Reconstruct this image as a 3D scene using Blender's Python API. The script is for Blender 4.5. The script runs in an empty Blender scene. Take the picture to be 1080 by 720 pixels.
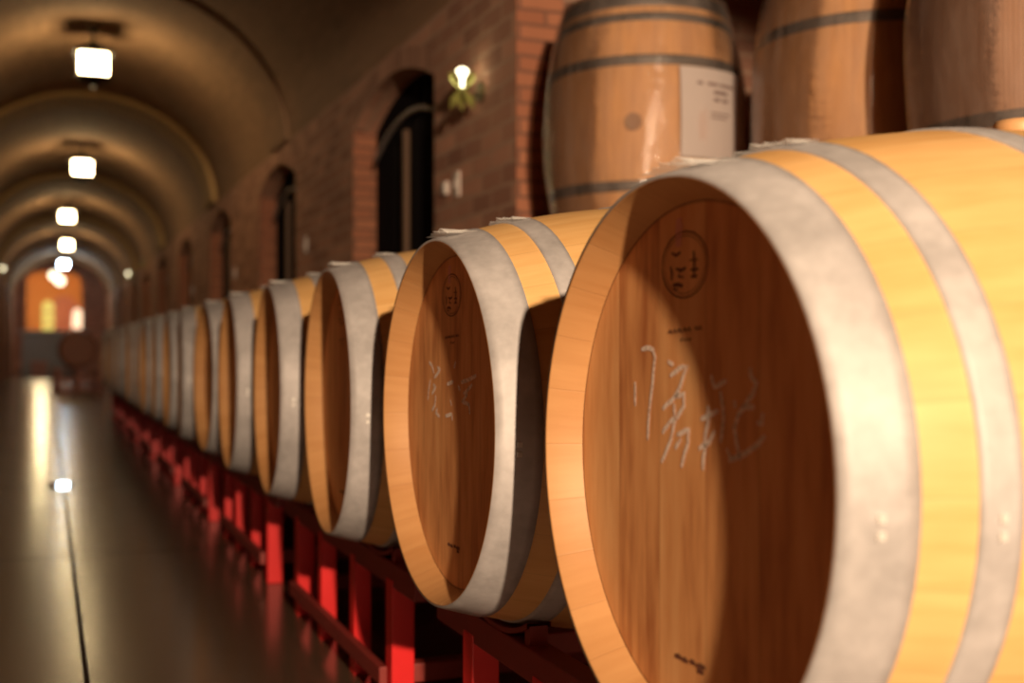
import bpy, math, random
from math import sin, cos, pi, radians, sqrt
from mathutils import Vector, Matrix

random.seed(7)
sc = bpy.context.scene
COL = sc.collection
CAM_H = 0.775                      # eye height above the floor

# ------------------------------------------------------------------ camera
cam_d = bpy.data.cameras.new('camera')
cam = bpy.data.objects.new('camera', cam_d)
COL.objects.link(cam)
cam.location = (0, 0, CAM_H)
cam.rotation_euler = (radians(90.32), 0, radians(-21.5))
cam_d.sensor_width = 36
cam_d.lens = 1244 / 1080 * 36
cam_d.clip_start = 0.02
cam_d.clip_end = 200
cam_d.dof.use_dof = True
cam_d.dof.focus_distance = 1.65
cam_d.dof.aperture_fstop = 2.8
sc.camera = cam

# ------------------------------------------------------------------ exposure, world, main lamp
sc.view_settings.view_transform = 'Standard'
sc.view_settings.look = 'None'
sc.view_settings.gamma = 1
sc.view_settings.exposure = 0.0
sc.view_settings.use_curve_mapping = False
sc.cycles.use_denoising = True
sc.cycles.max_bounces = 6

world = bpy.data.worlds.new('world')
sc.world = world
world.use_nodes = True
world.node_tree.nodes['Background'].inputs[0].default_value = (1.0, 0.62, 0.38, 1)
world.node_tree.nodes['Background'].inputs[1].default_value = 0.027

KEY_POS = Vector((-0.12, -3.20, CAM_H + 1.22))
KEY_AIM = KEY_POS + Vector((sin(radians(12)) * cos(radians(19)), cos(radians(12)) * cos(radians(19)), -sin(radians(19)))) * 5
kd = bpy.data.lights.new('spotlight_beam', 'SPOT')
kd.energy = 1750
kd.color = (1.0, 0.73, 0.48)
kd.shadow_soft_size = 0.05
kd.spot_size = radians(47.5)
kd.spot_blend = 0.18
key = bpy.data.objects.new('spotlight_beam', kd)
key.location = KEY_POS
key.rotation_euler = (KEY_AIM - KEY_POS).to_track_quat('-Z', 'Y').to_euler()
COL.objects.link(key)

LANTERN_GLOW = 34.0
LANTERN_LIGHT = 26.0

# ------------------------------------------------------------------ material helpers
class NT:
    def __init__(s, name):
        s.m = bpy.data.materials.new(name)
        s.m.use_nodes = True
        s.t = s.m.node_tree
        s.t.nodes.clear()
        s.out = s.t.nodes.new('ShaderNodeOutputMaterial')
    def n(s, typ, **kw):
        nd = s.t.nodes.new('ShaderNode' + typ)
        for k, v in kw.items():
            if k.startswith('i_'):
                key_ = k[2:]
                if key_.isdigit():
                    key_ = int(key_)
                else:
                    key_ = key_.replace('_', ' ')
                nd.inputs[key_].default_value = v
            else:
                setattr(nd, k, v)
        return nd
    def l(s, a, b):
        s.t.links.new(a, b)
    def coord(s, kind='Object', scale=(1, 1, 1), loc=(0, 0, 0)):
        tc = s.n('TexCoord')
        mp = s.n('Mapping')
        mp.inputs['Scale'].default_value = scale
        mp.inputs['Location'].default_value = loc
        s.l(tc.outputs[kind], mp.inputs['Vector'])
        return mp.outputs[0]
    def noise(s, vec, scale, detail=3, rough=0.55):
        nd = s.n('TexNoise', i_Scale=scale, i_Detail=detail, i_Roughness=rough)
        s.l(vec, nd.inputs['Vector'])
        return nd.outputs['Fac']
    def ramp(s, fac, stops):
        nd = s.n('ValToRGB')
        e = nd.color_ramp.elements
        while len(e) < len(stops):
            e.new(0.5)
        for el, (p, c) in zip(e, stops):
            el.position = p
            el.color = (c, c, c, 1) if not hasattr(c, '__len__') else (*c, 1)
        s.l(fac, nd.inputs[0])
        return nd.outputs[0]
    def math(s, op, a, b=None):
        nd = s.n('Math', operation=op)
        for i, v in enumerate((a, b)):
            if v is None:
                continue
            if isinstance(v, (int, float)):
                nd.inputs[i].default_value = v
            else:
                s.l(v, nd.inputs[i])
        return nd.outputs[0]
    def mix(s, fac, a, b, mode='MIX'):
        nd = s.n('Mix', data_type='RGBA', blend_type=mode)
        for i, v in ((0, fac), (6, a), (7, b)):
            if isinstance(v, (int, float)):
                nd.inputs[i].default_value = v
            elif isinstance(v, tuple):
                nd.inputs[i].default_value = (*v, 1)
            else:
                s.l(v, nd.inputs[i])
        return nd.outputs[2]
    def bump(s, h, strength=0.3, dist=0.01):
        nd = s.n('Bump', i_Strength=strength, i_Distance=dist)
        s.l(h, nd.inputs['Height'])
        return nd.outputs[0]
    def pbr(s, color, rough=0.5, metal=0.0, normal=None, **kw):
        b = s.n('BsdfPrincipled')
        for key_, v in (('Base Color', color), ('Roughness', rough), ('Metallic', metal)):
            if isinstance(v, tuple):
                b.inputs[key_].default_value = (*v, 1)
            elif isinstance(v, (int, float)):
                b.inputs[key_].default_value = v
            else:
                s.l(v, b.inputs[key_])
        if normal is not None:
            s.l(normal, b.inputs['Normal'])
        for k, v in kw.items():
            b.inputs[k.replace('_', ' ')].default_value = v
        s.l(b.outputs[0], s.out.inputs[0])
        return b

def plain(name, c, rough=0.6, metal=0.0, var=0.12, scale=14):
    t = NT(name)
    v = t.coord('Object')
    f = t.noise(v, scale)
    col = t.mix(f, tuple(x * (1 - var) for x in c), tuple(min(1, x * (1 + var)) for x in c))
    t.pbr(col, rough, metal, t.bump(f, 0.1, 0.003))
    return t.m

def stave_mat(name, c_light, c_dark, nst=26, rough=0.5, rib=False):
    """Oak staves round a barrel; UV u is the turn (0..1), v runs along the stave in metres."""
    t = NT(name)
    tc = t.n('TexCoord')
    sep = t.n('SeparateXYZ')
    t.l(tc.outputs['UV'], sep.inputs[0])
    u, v = sep.outputs[0], sep.outputs[1]
    un = t.math('MULTIPLY', u, float(nst))
    idx = t.math('FLOOR', un)
    fr = t.math('FRACT', un)
    oi = t.n('ObjectInfo')
    wn = t.n('TexWhiteNoise', noise_dimensions='2D')
    cmb = t.n('CombineXYZ')
    t.l(idx, cmb.inputs[0]); t.l(oi.outputs['Random'], cmb.inputs[1])
    t.l(cmb.outputs[0], wn.inputs['Vector'])
    g = t.n('CombineXYZ')
    t.l(t.math('ADD', t.math('MULTIPLY', u, 90.0), t.math('MULTIPLY', oi.outputs['Random'], 30.0)), g.inputs[0])
    t.l(t.math('MULTIPLY', v, 5.0), g.inputs[1])
    t.l(t.math('MULTIPLY', wn.outputs['Value'], 9.0), g.inputs[2])
    grain = t.noise(g.outputs[0], 1.3, 5, 0.6)
    g2 = t.n('CombineXYZ')
    t.l(t.math('MULTIPLY', u, 14.0), g2.inputs[0]); t.l(t.math('MULTIPLY', v, 4.0), g2.inputs[1]); t.l(wn.outputs['Value'], g2.inputs[2])
    blot = t.noise(g2.outputs[0], 2.0, 2)
    f = t.math('ADD', t.math('MULTIPLY', grain, 0.55), t.math('MULTIPLY', wn.outputs['Value'], 0.18))
    f = t.math('ADD', f, t.math('MULTIPLY', blot, 0.25))
    col = t.mix(t.ramp(f, [(0.32, 0.0), (0.68, 1.0)]), c_light, c_dark)
    # fine joint between staves
    ed = t.math('ABSOLUTE', t.math('SUBTRACT', fr, 0.5))
    seam = t.ramp(ed, [(0.480, 0.0), (0.496, 1.0)])
    col = t.mix(t.math('MULTIPLY', seam, 0.16), col, tuple(x * 0.35 for x in c_dark))
    h = t.math('SUBTRACT', t.math('MULTIPLY', grain, 0.25), t.math('MULTIPLY', seam, 0.3))
    if rib:
        w = t.math('SINE', t.math('MULTIPLY', u, 2 * pi * 190))
        h = t.math('ADD', h, t.math('MULTIPLY', w, 0.5))
        col = t.mix(t.math('MULTIPLY', t.math('ADD', w, 1.0), 0.14), col, tuple(x * 0.6 for x in c_dark))
    t.pbr(col, rough, 0, t.bump(h, 0.25, 0.002))
    return t.m

def head_mat(name):
    t = NT(name)
    tc = t.n('TexCoord')
    sep = t.n('SeparateXYZ')
    t.l(tc.outputs['UV'], sep.inputs[0])
    u, v = sep.outputs[0], sep.outputs[1]          # metres across and up the head
    un = t.math('MULTIPLY', t.math('ADD', u, 0.5), 10.5)
    idx = t.math('FLOOR', un); fr = t.math('FRACT', un)
    oi = t.n('ObjectInfo')
    wn = t.n('TexWhiteNoise', noise_dimensions='2D')
    cmb = t.n('CombineXYZ'); t.l(idx, cmb.inputs[0]); t.l(oi.outputs['Random'], cmb.inputs[1])
    t.l(cmb.outputs[0], wn.inputs['Vector'])
    g = t.n('CombineXYZ')
    t.l(t.math('ADD', t.math('MULTIPLY', u, 55.0), t.math('MULTIPLY', oi.outputs['Random'], 40.0)), g.inputs[0])
    t.l(t.math('MULTIPLY', v, 4.5), g.inputs[1])
    t.l(t.math('MULTIPLY', wn.outputs['Value'], 7.0), g.inputs[2])
    wv = t.noise(g.outputs[0], 1.0, 5, 0.65)
    g2 = t.n('CombineXYZ')
    t.l(t.math('MULTIPLY', u, 14.0), g2.inputs[0]); t.l(t.math('MULTIPLY', v, 3.0), g2.inputs[1])
    t.l(t.math('ADD', wn.outputs['Value'], oi.outputs['Random']), g2.inputs[2])
    wv2 = t.noise(g2.outputs[0], 1.5, 3, 0.6)
    f = t.math('ADD', t.math('MULTIPLY', wv, 0.45), t.math('MULTIPLY', wv2, 0.55))
    f = t.math('ADD', f, t.math('MULTIPLY', t.math('SUBTRACT', wn.outputs['Value'], 0.5), 0.14))
    col = t.ramp(f, [(0.30, (0.95, 0.54, 0.235)), (0.50, (0.80, 0.38, 0.145)), (0.68, (0.48, 0.17, 0.055))])
    ed = t.math('ABSOLUTE', t.math('SUBTRACT', fr, 0.5))
    seam = t.ramp(ed, [(0.485, 0.0), (0.498, 1.0)])
    col = t.mix(t.math('MULTIPLY', seam, 0.25), col, (0.12, 0.045, 0.02))
    v0 = t.math('SUBTRACT', v, 0.365)
    rr_ = t.math('SQRT', t.math('ADD', t.math('MULTIPLY', u, u), t.math('MULTIPLY', v0, v0)))
    col = t.mix(t.ramp(t.math('MULTIPLY', rr_, 2.0), [(0.528, 0.0), (0.533, 0.8)]), col, (0.10, 0.035, 0.018))   # dark caulk line where head meets staves
    t.pbr(col, 0.5, 0, t.bump(wv, 0.12, 0.002))
    return t.m

def hoop_mat(name, c=(0.485, 0.46, 0.462), rough=0.58, metal=0.15):
    t = NT(name)
    v = t.coord('Object')
    oi = t.n('ObjectInfo')
    add = t.n('VectorMath', operation='ADD'); t.l(v, add.inputs[0]); t.l(oi.outputs['Random'], add.inputs[1])
    a = t.noise(add.outputs[0], 9, 4, 0.65)
    b = t.noise(add.outputs[0], 60, 3)
    f = t.math('ADD', t.math('MULTIPLY', a, 0.75), t.math('MULTIPLY', b, 0.25))
    col = t.mix(t.ramp(f, [(0.35, 0.0), (0.65, 1.0)]), tuple(x * 0.72 for x in c), tuple(min(1, x * 1.12) for x in c))
    r = t.math('ADD', t.math('MULTIPLY', a, 0.25), rough - 0.12)
    t.pbr(col, r, metal, t.bump(a, 0.12, 0.004))
    return t.m

def brick_mat(name, c1, c2, mortar, scale=1.0, bumpy=0.5, msize=0.006, rough=0.85, blend=None, bw=0.235, rh=0.063):
    """UV in metres, running bond."""
    t = NT(name)
    v = t.coord('UV')
    n1 = t.noise(v, 3.1, 3)
    w = t.n('VectorMath', operation='SCALE'); 
    nn = t.n('TexNoise', i_Scale=6.0, i_Detail=2.0); t.l(v, nn.inputs['Vector'])
    sb = t.n('VectorMath', operation='SUBTRACT'); t.l(nn.outputs['Color'], sb.inputs[0]); sb.inputs[1].default_value = (0.5, 0.5, 0.5)
    t.l(sb.outputs[0], w.inputs[0]); w.inputs['Scale'].default_value = 0.018
    ad = t.n('VectorMath', operation='ADD'); t.l(v, ad.inputs[0]); t.l(w.outputs[0], ad.inputs[1])
    br = t.n('TexBrick')
    t.l(ad.outputs[0], br.inputs['Vector'])
    br.inputs['Color1'].default_value = (*c1, 1)
    br.inputs['Color2'].default_value = (*c2, 1)
    br.inputs['Mortar'].default_value = (*mortar, 1)
    br.inputs['Scale'].default_value = 1.0
    br.inputs['Mortar Size'].default_value = msize
    br.inputs['Mortar Smooth'].default_value = 0.3
    br.inputs['Bias'].default_value = 0.0
    br.inputs['Brick Width'].default_value = bw
    br.inputs['Row Height'].default_value = rh
    n2 = t.noise(v, 0.9, 4)
    col = t.mix(t.math('MULTIPLY', n1, 0.55), br.outputs['Color'], tuple(x * 0.45 for x in c1))
    if blend:
        col = t.mix(t.ramp(n2, [(0.35, 0.0), (0.65, 0.4)]), col, blend)
    h = t.math('SUBTRACT', t.math('MULTIPLY', n1, 0.3), br.outputs['Fac'])
    t.pbr(col, rough, 0, t.bump(h, bumpy, 0.012))
    return t.m

M = {}
M['oak'] = stave_mat('new oak staves', (0.80, 0.49, 0.20), (0.64, 0.35, 0.12))
M['chime'] = stave_mat('cut ends of oak staves', (0.54, 0.285, 0.115), (0.44, 0.21, 0.075))
M['oak_dark'] = stave_mat('aged oak staves', (0.50, 0.17, 0.07), (0.34, 0.11, 0.05))
M['head'] = head_mat('oak barrel head')
M['oak_wrapped'] = stave_mat('wrapped oak staves', (0.72, 0.42, 0.20), (0.52, 0.28, 0.13))
M['oak_ribbed'] = stave_mat('corrugated wrap over oak', (0.54, 0.34, 0.23), (0.42, 0.25, 0.16), rib=True)
M['hoop'] = hoop_mat('galvanised hoop')
M['hoop_dull'] = hoop_mat('dull hoop', (0.21, 0.20, 0.19), 0.5, 0.5)
M['rivet'] = plain('rivet steel', (0.8, 0.78, 0.75), 0.35, 0.3)
M['ink'] = plain('burnt ink', (0.16, 0.055, 0.03), 0.7)
M['red'] = plain('red enamel', (0.72, 0.018, 0.020), 0.38, 0.0, 0.1)
M['maroon'] = plain('shaded dirty rack red', (0.24, 0.028, 0.022), 0.5, 0.0, 0.2)  # the rack's red, darkened with shade and dirt put into the colour
M['iron'] = plain('black iron', (0.018, 0.016, 0.016), 0.5, 0.2)
M['bronze'] = plain('aged bronze', (0.16, 0.13, 0.05), 0.35, 0.8)
t = NT('dark painted door'); t.pbr((0.008, 0.006, 0.007), 0.85, 0, Specular_IOR_Level=0.1); M['darkdoor'] = t.m
M['greysteel'] = plain('grey steel', (0.36, 0.34, 0.33), 0.45, 0.5)
M['tanwood'] = plain('tan timber', (0.17, 0.09, 0.05), 0.6)
M['switch'] = plain('white switch plate', (0.75, 0.66, 0.6), 0.4, 0, 0.03)
M['bung'] = plain('tan bung', (0.62, 0.34, 0.15), 0.5)
M['bung_dull'] = plain('brown bung', (0.33, 0.19, 0.11), 0.5)
M['paper'] = plain('white paper', (0.62, 0.53, 0.50), 0.7, 0, 0.03)
M['print'] = plain('grey print', (0.25, 0.17, 0.16), 0.7)
M['wax'] = plain('pink wax', (0.78, 0.36, 0.28), 0.5)
M['rack_wood'] = plain('reddish pallet boards', (0.60, 0.27, 0.22), 0.6, 0, 0.3, 8)
M['counter'] = plain('grey counter', (0.52, 0.52, 0.52), 0.5, 0, 0.1)
M['counter_top'] = plain('pale grey worktop', (0.72, 0.74, 0.76), 0.35, 0, 0.05)
M['cardboard'] = plain('pink cardboard', (0.8, 0.45, 0.4), 0.8)
M['plaster_orange'] = plain('ochre plaster', (0.70, 0.36, 0.14), 0.8, 0, 0.1, 3)

t = NT('chalk')
nz = t.noise(t.coord('Object'), 260, 3)
d1 = t.n('BsdfDiffuse'); d1.inputs[0].default_value = (1.0, 0.88, 0.78, 1)
tr = t.n('BsdfTransparent'); mx = t.n('MixShader')
t.l(t.ramp(nz, [(0.30, 0.35), (0.56, 0.95)]), mx.inputs[0]); t.l(tr.outputs[0], mx.inputs[1]); t.l(d1.outputs[0], mx.inputs[2])
t.l(mx.outputs[0], t.out.inputs[0]); M['chalk'] = t.m

t = NT('torn film')
d1 = t.n('BsdfPrincipled'); d1.inputs['Base Color'].default_value = (0.8, 0.78, 0.75, 1); d1.inputs['Roughness'].default_value = 0.3
tr = t.n('BsdfTransparent'); mx = t.n('MixShader'); mx.inputs[0].default_value = 0.38
t.l(tr.outputs[0], mx.inputs[1]); t.l(d1.outputs[0], mx.inputs[2]); t.l(mx.outputs[0], t.out.inputs[0]); M['film_scrap'] = t.m

t = NT('stretch film')
v = t.coord('Object', (14, 14, 3.0)); nz = t.noise(v, 1.6, 4, 0.6)
v2 = t.coord('Object', (7, 7, 34.0)); nz2 = t.noise(v2, 1.2, 4, 0.65)
h = t.math('ADD', t.math('MULTIPLY', nz, 0.7), t.math('MULTIPLY', nz2, 1.3))
bp = t.bump(h, 0.46, 0.010)
gl = t.n('BsdfGlossy', i_Roughness=0.09); gl.inputs[0].default_value = (1, 1, 1, 1); t.l(bp, gl.inputs['Normal'])
df = t.n('BsdfDiffuse'); df.inputs[0].default_value = (0.70, 0.55, 0.48, 1)
tr = t.n('BsdfTransparent'); tr.inputs[0].default_value = (0.96, 0.93, 0.92, 1)
m1 = t.n('MixShader'); t.l(t.ramp(nz, [(0.35, 0.02), (0.75, 0.17)]), m1.inputs[0]); t.l(tr.outputs[0], m1.inputs[1]); t.l(df.outputs[0], m1.inputs[2])
fr = t.n('Fresnel', i_IOR=1.45); t.l(bp, fr.inputs['Normal'])
m2 = t.n('MixShader'); t.l(t.math('MULTIPLY', fr.outputs[0], 0.7), m2.inputs[0]); t.l(m1.outputs[0], m2.inputs[1]); t.l(gl.outputs[0], m2.inputs[2])
t.l(m2.outputs[0], t.out.inputs[0]); M['film'] = t.m

def emit(name, c, s):
    t = NT(name)
    e = t.n('Emission'); e.inputs[0].default_value = (*c, 1); e.inputs[1].default_value = s
    t.l(e.outputs[0], t.out.inputs[0]); return t.m
M['glow'] = emit('lit lantern glass', (1.0, 0.73, 0.37), LANTERN_GLOW)
M['glow_cool'] = emit('cool lit lantern glass', (0.62, 0.82, 1.0), 42)
M['glow_bulb'] = emit('lit bulb', (1.0, 0.86, 0.55), 6)
M['glow_globe'] = emit('lit globe', (1.0, 0.86, 0.58), 3.5)
M['glow_yellow'] = emit('yellow lit pane', (1.0, 0.74, 0.17), 0.9)
M['glow_peach'] = emit('peach lit shade', (1.0, 0.66, 0.42), 1.8)
t = NT('bulb glass green')
t.pbr((0.42, 0.42, 0.12), 0.12, 0.3); M['green_glass'] = t.m

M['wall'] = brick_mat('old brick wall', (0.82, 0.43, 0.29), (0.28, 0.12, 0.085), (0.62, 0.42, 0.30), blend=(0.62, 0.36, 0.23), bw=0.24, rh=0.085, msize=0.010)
M['brick_orange'] = brick_mat('orange brick edging', (0.62, 0.25, 0.135), (0.50, 0.185, 0.10), (0.24, 0.12, 0.085), msize=0.008)
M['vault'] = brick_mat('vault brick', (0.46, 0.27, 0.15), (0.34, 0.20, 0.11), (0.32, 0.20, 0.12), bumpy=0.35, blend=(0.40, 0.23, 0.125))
M['rib'] = brick_mat('rib brick', (0.74, 0.48, 0.20), (0.64, 0.41, 0.17), (0.46, 0.31, 0.15), bumpy=0.35)

# floor: dark sealed concrete slabs with fine joints
t = NT('sealed concrete floor')
v = t.coord('Object', loc=(-0.087 + 2.4, -7.1 + 9.6, 0))
br = t.n('TexBrick'); t.l(v, br.inputs['Vector'])
br.offset = 0.0
br.inputs['Color1'].default_value = (0.115, 0.072, 0.046, 1); br.inputs['Color2'].default_value = (0.105, 0.067, 0.043, 1)
br.inputs['Mortar'].default_value = (0.012, 0.009, 0.007, 1)
br.inputs['Scale'].default_value = 1; br.inputs['Mortar Size'].default_value = 0.007; br.inputs['Brick Width'].default_value = 2.4; br.inputs['Row Height'].default_value = 2.4
vv = t.coord('Object')
n1 = t.noise(vv, 1.3, 5, 0.6); n2 = t.noise(vv, 9, 4, 0.6)
col = t.mix(t.math('MULTIPLY', n1, 0.6), br.outputs['Color'], (0.060, 0.036, 0.023))
ro = t.math('ADD', t.math('MULTIPLY', n1, 0.07), t.math('MULTIPLY', n2, 0.05))
ro = t.math('ADD', ro, 0.12)
ro = t.math('ADD', t.math('ADD', ro, 0.025), t.math('MULTIPLY', br.outputs['Fac'], 0.3))
b_ = t.pbr(col, ro, 0, t.bump(t.math('SUBTRACT', t.math('MULTIPLY', n1, 0.22), br.outputs['Fac']), 0.10, 0.01))
t.l(t.math('MULTIPLY', t.math('SUBTRACT', 1.0, br.outputs['Fac']), 0.6), b_.inputs['Specular IOR Level'])
M['floor'] = t.m
t = NT('wet film'); t.pbr((0.02, 0.016, 0.012), 0.02, 0, Specular_IOR_Level=0.8); M['water'] = t.m

# ------------------------------------------------------------------ mesh helpers
class MB:
    def __init__(s):
        s.v = []; s.f = []; s.uv = []; s.smooth = []
    def face(s, pts, uvs=None, smooth=False):
        b = len(s.v)
        s.v.extend([tuple(p) for p in pts])
        s.f.append(list(range(b, b + len(pts))))
        s.uv.append(uvs or [(0, 0)] * len(pts)); s.smooth.append(smooth)
    def grid(s, rows, uvs, smooth=True, close=False):
        b = len(s.v); n = len(rows[0])
        for r in rows:
            s.v.extend([tuple(p) for p in r])
        for i in range(len(rows) - 1):
            for j in range(n - 1):
                s.f.append([b + i * n + j, b + i * n + j + 1, b + (i + 1) * n + j + 1, b + (i + 1) * n + j])
                s.uv.append([uvs[i][j], uvs[i][j + 1], uvs[i + 1][j + 1], uvs[i + 1][j]]); s.smooth.append(smooth)
    def box(s, c, d, rot=None):
        cx, cy, cz = c; hx, hy, hz = d[0] / 2, d[1] / 2, d[2] / 2
        P = [Vector((sx * hx, sy * hy, sz * hz)) for sz in (-1, 1) for sy in (-1, 1) for sx in (-1, 1)]
        if rot is not None:
            P = [rot @ p for p in P]
        P = [p + Vector(c) for p in P]
        for q in ((0, 2, 3, 1), (4, 5, 7, 6), (0, 1, 5, 4), (2, 6, 7, 3), (0, 4, 6, 2), (1, 3, 7, 5)):
            pts = [P[i] for i in q]
            n = (pts[1] - pts[0]).cross(pts[2] - pts[1])
            ax = max(range(3), key=lambda k: abs(n[k]))
            s.face(pts, [((p.y, p.z) if ax == 0 else (p.x, p.z) if ax == 1 else (p.x, p.y)) for p in pts])
        return s
    def tube(s, path, r, n=10, cap=True):
        path = [Vector(p) for p in path]
        rings = []
        for i, p in enumerate(path):
            d = (path[min(i + 1, len(path) - 1)] - path[max(i - 1, 0)]).normalized()
            a = d.cross(Vector((0, 0, 1)))
            if a.length < 1e-3:
                a = d.cross(Vector((1, 0, 0)))
            a.normalize(); b = d.cross(a)
            rr = r[i] if hasattr(r, '__len__') else r
            rings.append([p + (a * cos(2 * pi * k / n) + b * sin(2 * pi * k / n)) * rr for k in range(n + 1)])
        s.grid(rings, [[(k / n, i) for k in range(n + 1)] for i in range(len(path))])
        if cap:
            s.face(rings[0][:-1][::-1]); s.face(rings[-1][:-1])
        return s
    def lathe_x(s, prof, n=72, cz=0.0, smooth=True):
        """profile [(x, r)] spun round the x axis at height cz"""
        rows = []; uv = []; acc = 0
        for i, (x, r) in enumerate(prof):
            if i:
                acc += sqrt((x - prof[i - 1][0]) ** 2 + (r - prof[i - 1][1]) ** 2)
            rows.append([(x, r * cos(2 * pi * k / n), cz + r * sin(2 * pi * k / n)) for k in range(n + 1)])
            uv.append([(k / n, acc) for k in range(n + 1)])
        s.grid(rows, uv, smooth); return s
    def lathe_z(s, prof, n=64, smooth=True):
        rows = []; uv = []; acc = 0
        for i, (z, r) in enumerate(prof):
            if i:
                acc += sqrt((z - prof[i - 1][0]) ** 2 + (r - prof[i - 1][1]) ** 2)
            rows.append([(r * cos(2 * pi * k / n), r * sin(2 * pi * k / n), z) for k in range(n + 1)])
            uv.append([(k / n, acc) for k in range(n + 1)])
        s.grid(rows, uv, smooth); return s
    def mesh(s, name, mat, weld=True):
        me = bpy.data.meshes.new(name)
        me.from_pydata(s.v, [], s.f)
        lay = me.uv_layers.new(name='UVMap')
        k = 0
        for fu in s.uv:
            for u in fu:
                lay.data[k].uv = u; k += 1
        me.polygons.foreach_set('use_smooth', s.smooth)
        me.materials.append(mat)
        if weld:
            import bmesh
            bm = bmesh.new(); bm.from_mesh(me)
            bmesh.ops.remove_doubles(bm, verts=bm.verts, dist=1e-5)
            bmesh.ops.recalc_face_normals(bm, faces=bm.faces)
            bm.to_mesh(me); bm.free()
        me.update()
        return me
    def obj(s, name, mat, parent=None, weld=True, bevel=0):
        o = bpy.data.objects.new(name, s.mesh(name, mat, weld))
        COL.objects.link(o); o.parent = parent
        if bevel:
            b = o.modifiers.new('bevel', 'BEVEL'); b.width = bevel; b.segments = 2; b.limit_method = 'ANGLE'
        return o

def thing(name, label, cat, loc=(0, 0, 0), rz=0, group=None):
    o = bpy.data.objects.new(name, None); COL.objects.link(o)
    o.empty_display_size = 0.1
    o.location = loc; o.rotation_euler = (0, 0, rz)
    o['label'] = label; o['category'] = cat
    if group: o['group'] = group
    return o
def tag(o, label, cat, group=None):
    o['label'] = label; o['category'] = cat
    if group: o['group'] = group
    return o
def struct(o):
    o['kind'] = 'structure'; return o
def copy_tree(o, parent=None):
    c = o.copy(); COL.objects.link(c); c.parent = parent
    for ch in list(o.children):
        copy_tree(ch, c)
    return c

# ------------------------------------------------------------------ the vaulted gallery
XW, XL = 1.75, -0.95
XC = (XW + XL) / 2
HALF = (XW - XL) / 2
SPRING, CROWN = CAM_H + 1.62, CAM_H + 2.74
Y0, Y1 = -7.0, 40.0
BAY0, BAY, DW = 6.30, 3.45, 1.65           # first gate opening, spacing, opening width
D_SPR, D_CR = CAM_H + 1.33, CAM_H + 1.50
ALC0, ALC1 = -0.6, 4.40                    # side chamber opening
ALC_TOP = SPRING - 0.02

def arch_z(t):                             # t in -1..1 across the opening
    return D_SPR + (D_CR - D_SPR) * (1 - t * t)

def gallery_wall(name, x, inward, openings, alc=None):
    """wall face at x, thickness behind it, with arched openings"""
    mb = MB(); sgn = -1 if inward < 0 else 1; dep = 0.17
    def q(y0, z0a, z0b, y1, z1a, z1b):     # quad from (y0, z0a..z0b) to (y1, z1a..z1b)
        mb.face([(x, y0, z0a), (x, y1, z1a), (x, y1, z1b), (x, y0, z0b)], [(y0, z0a), (y1, z1a), (y1, z1b), (y0, z0b)])
    cuts = []
    if alc: cuts.append((alc[0], alc[1], 'alc'))
    for c in openings: cuts.append((c - DW / 2, c + DW / 2, 'arch'))
    cuts.sort()
    y = Y0
    for a, b, kind in cuts:
        q(y, 0, SPRING, a, 0, SPRING)
        if kind == 'alc':
            q(a, ALC_TOP, SPRING, b, ALC_TOP, SPRING)
        else:
            N = 12
            for i in range(N):
                t0, t1 = -1 + 2 * i / N, -1 + 2 * (i + 1) / N
                ya, yb = (a + b) / 2 + t0 * DW / 2, (a + b) / 2 + t1 * DW / 2
                q(ya, arch_z(t0), SPRING, yb, arch_z(t1), SPRING)
        y = b
    q(y, 0, SPRING, Y1, 0, SPRING)
    return struct(mb.obj(name, M['wall']))

N_BAY = 9
bays = [BAY0 + BAY * i for i in range(N_BAY)]
gallery_wall('wall_right', XW, -1, bays, (ALC0, ALC1))
gallery_wall('wall_left', XL, 1, bays)

mb = MB()
mb.face([(-6, Y0, 0), (6, Y0, 0), (6, 52, 0), (-6, 52, 0)], [(-6, Y0), (6, Y0), (6, 52), (-6, 52)])
struct(mb.obj('floor', M['floor']))

def vault_pt(a, y, off=0.0):
    return (XC + (HALF - off) * cos(a), y, SPRING + (CROWN - SPRING - off) * sin(a))
def arc_grid(mb, y0, y1, off, n=48, a0=0, a1=pi):
    rows = []; uv = []
    for y in (y0, y1):
        rows.append([vault_pt(a0 + (a1 - a0) * k / n, y, off) for k in range(n + 1)])
        uv.append([(y, 1.35 * (a0 + (a1 - a0) * k / n)) for k in range(n + 1)])
    mb.grid(rows, uv)
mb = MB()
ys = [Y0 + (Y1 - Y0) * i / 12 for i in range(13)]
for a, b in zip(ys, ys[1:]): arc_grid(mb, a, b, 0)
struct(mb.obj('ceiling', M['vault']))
RIBS = [1.1, 9.5, 13.7, 20.0, 26.3, 32.6]
for i, yr in enumerate(RIBS):
    mb = MB(); w = 0.34; off = 0.03 if i < 2 else 0.06
    arc_grid(mb, yr - w, yr + w, off)
    for yy in (yr - w, yr + w):
        rows = [[vault_pt(pi * k / 48, yy, 0) for k in range(49)], [vault_pt(pi * k / 48, yy, off) for k in range(49)]]
        mb.grid(rows, [[(k * 0.09, 0) for k in range(49)], [(k * 0.09, off) for k in range(49)]], smooth=False)
    struct(mb.obj('trim_%d' % (i + 1), M['vault'] if i < 2 else M['rib'], weld=False))

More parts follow.
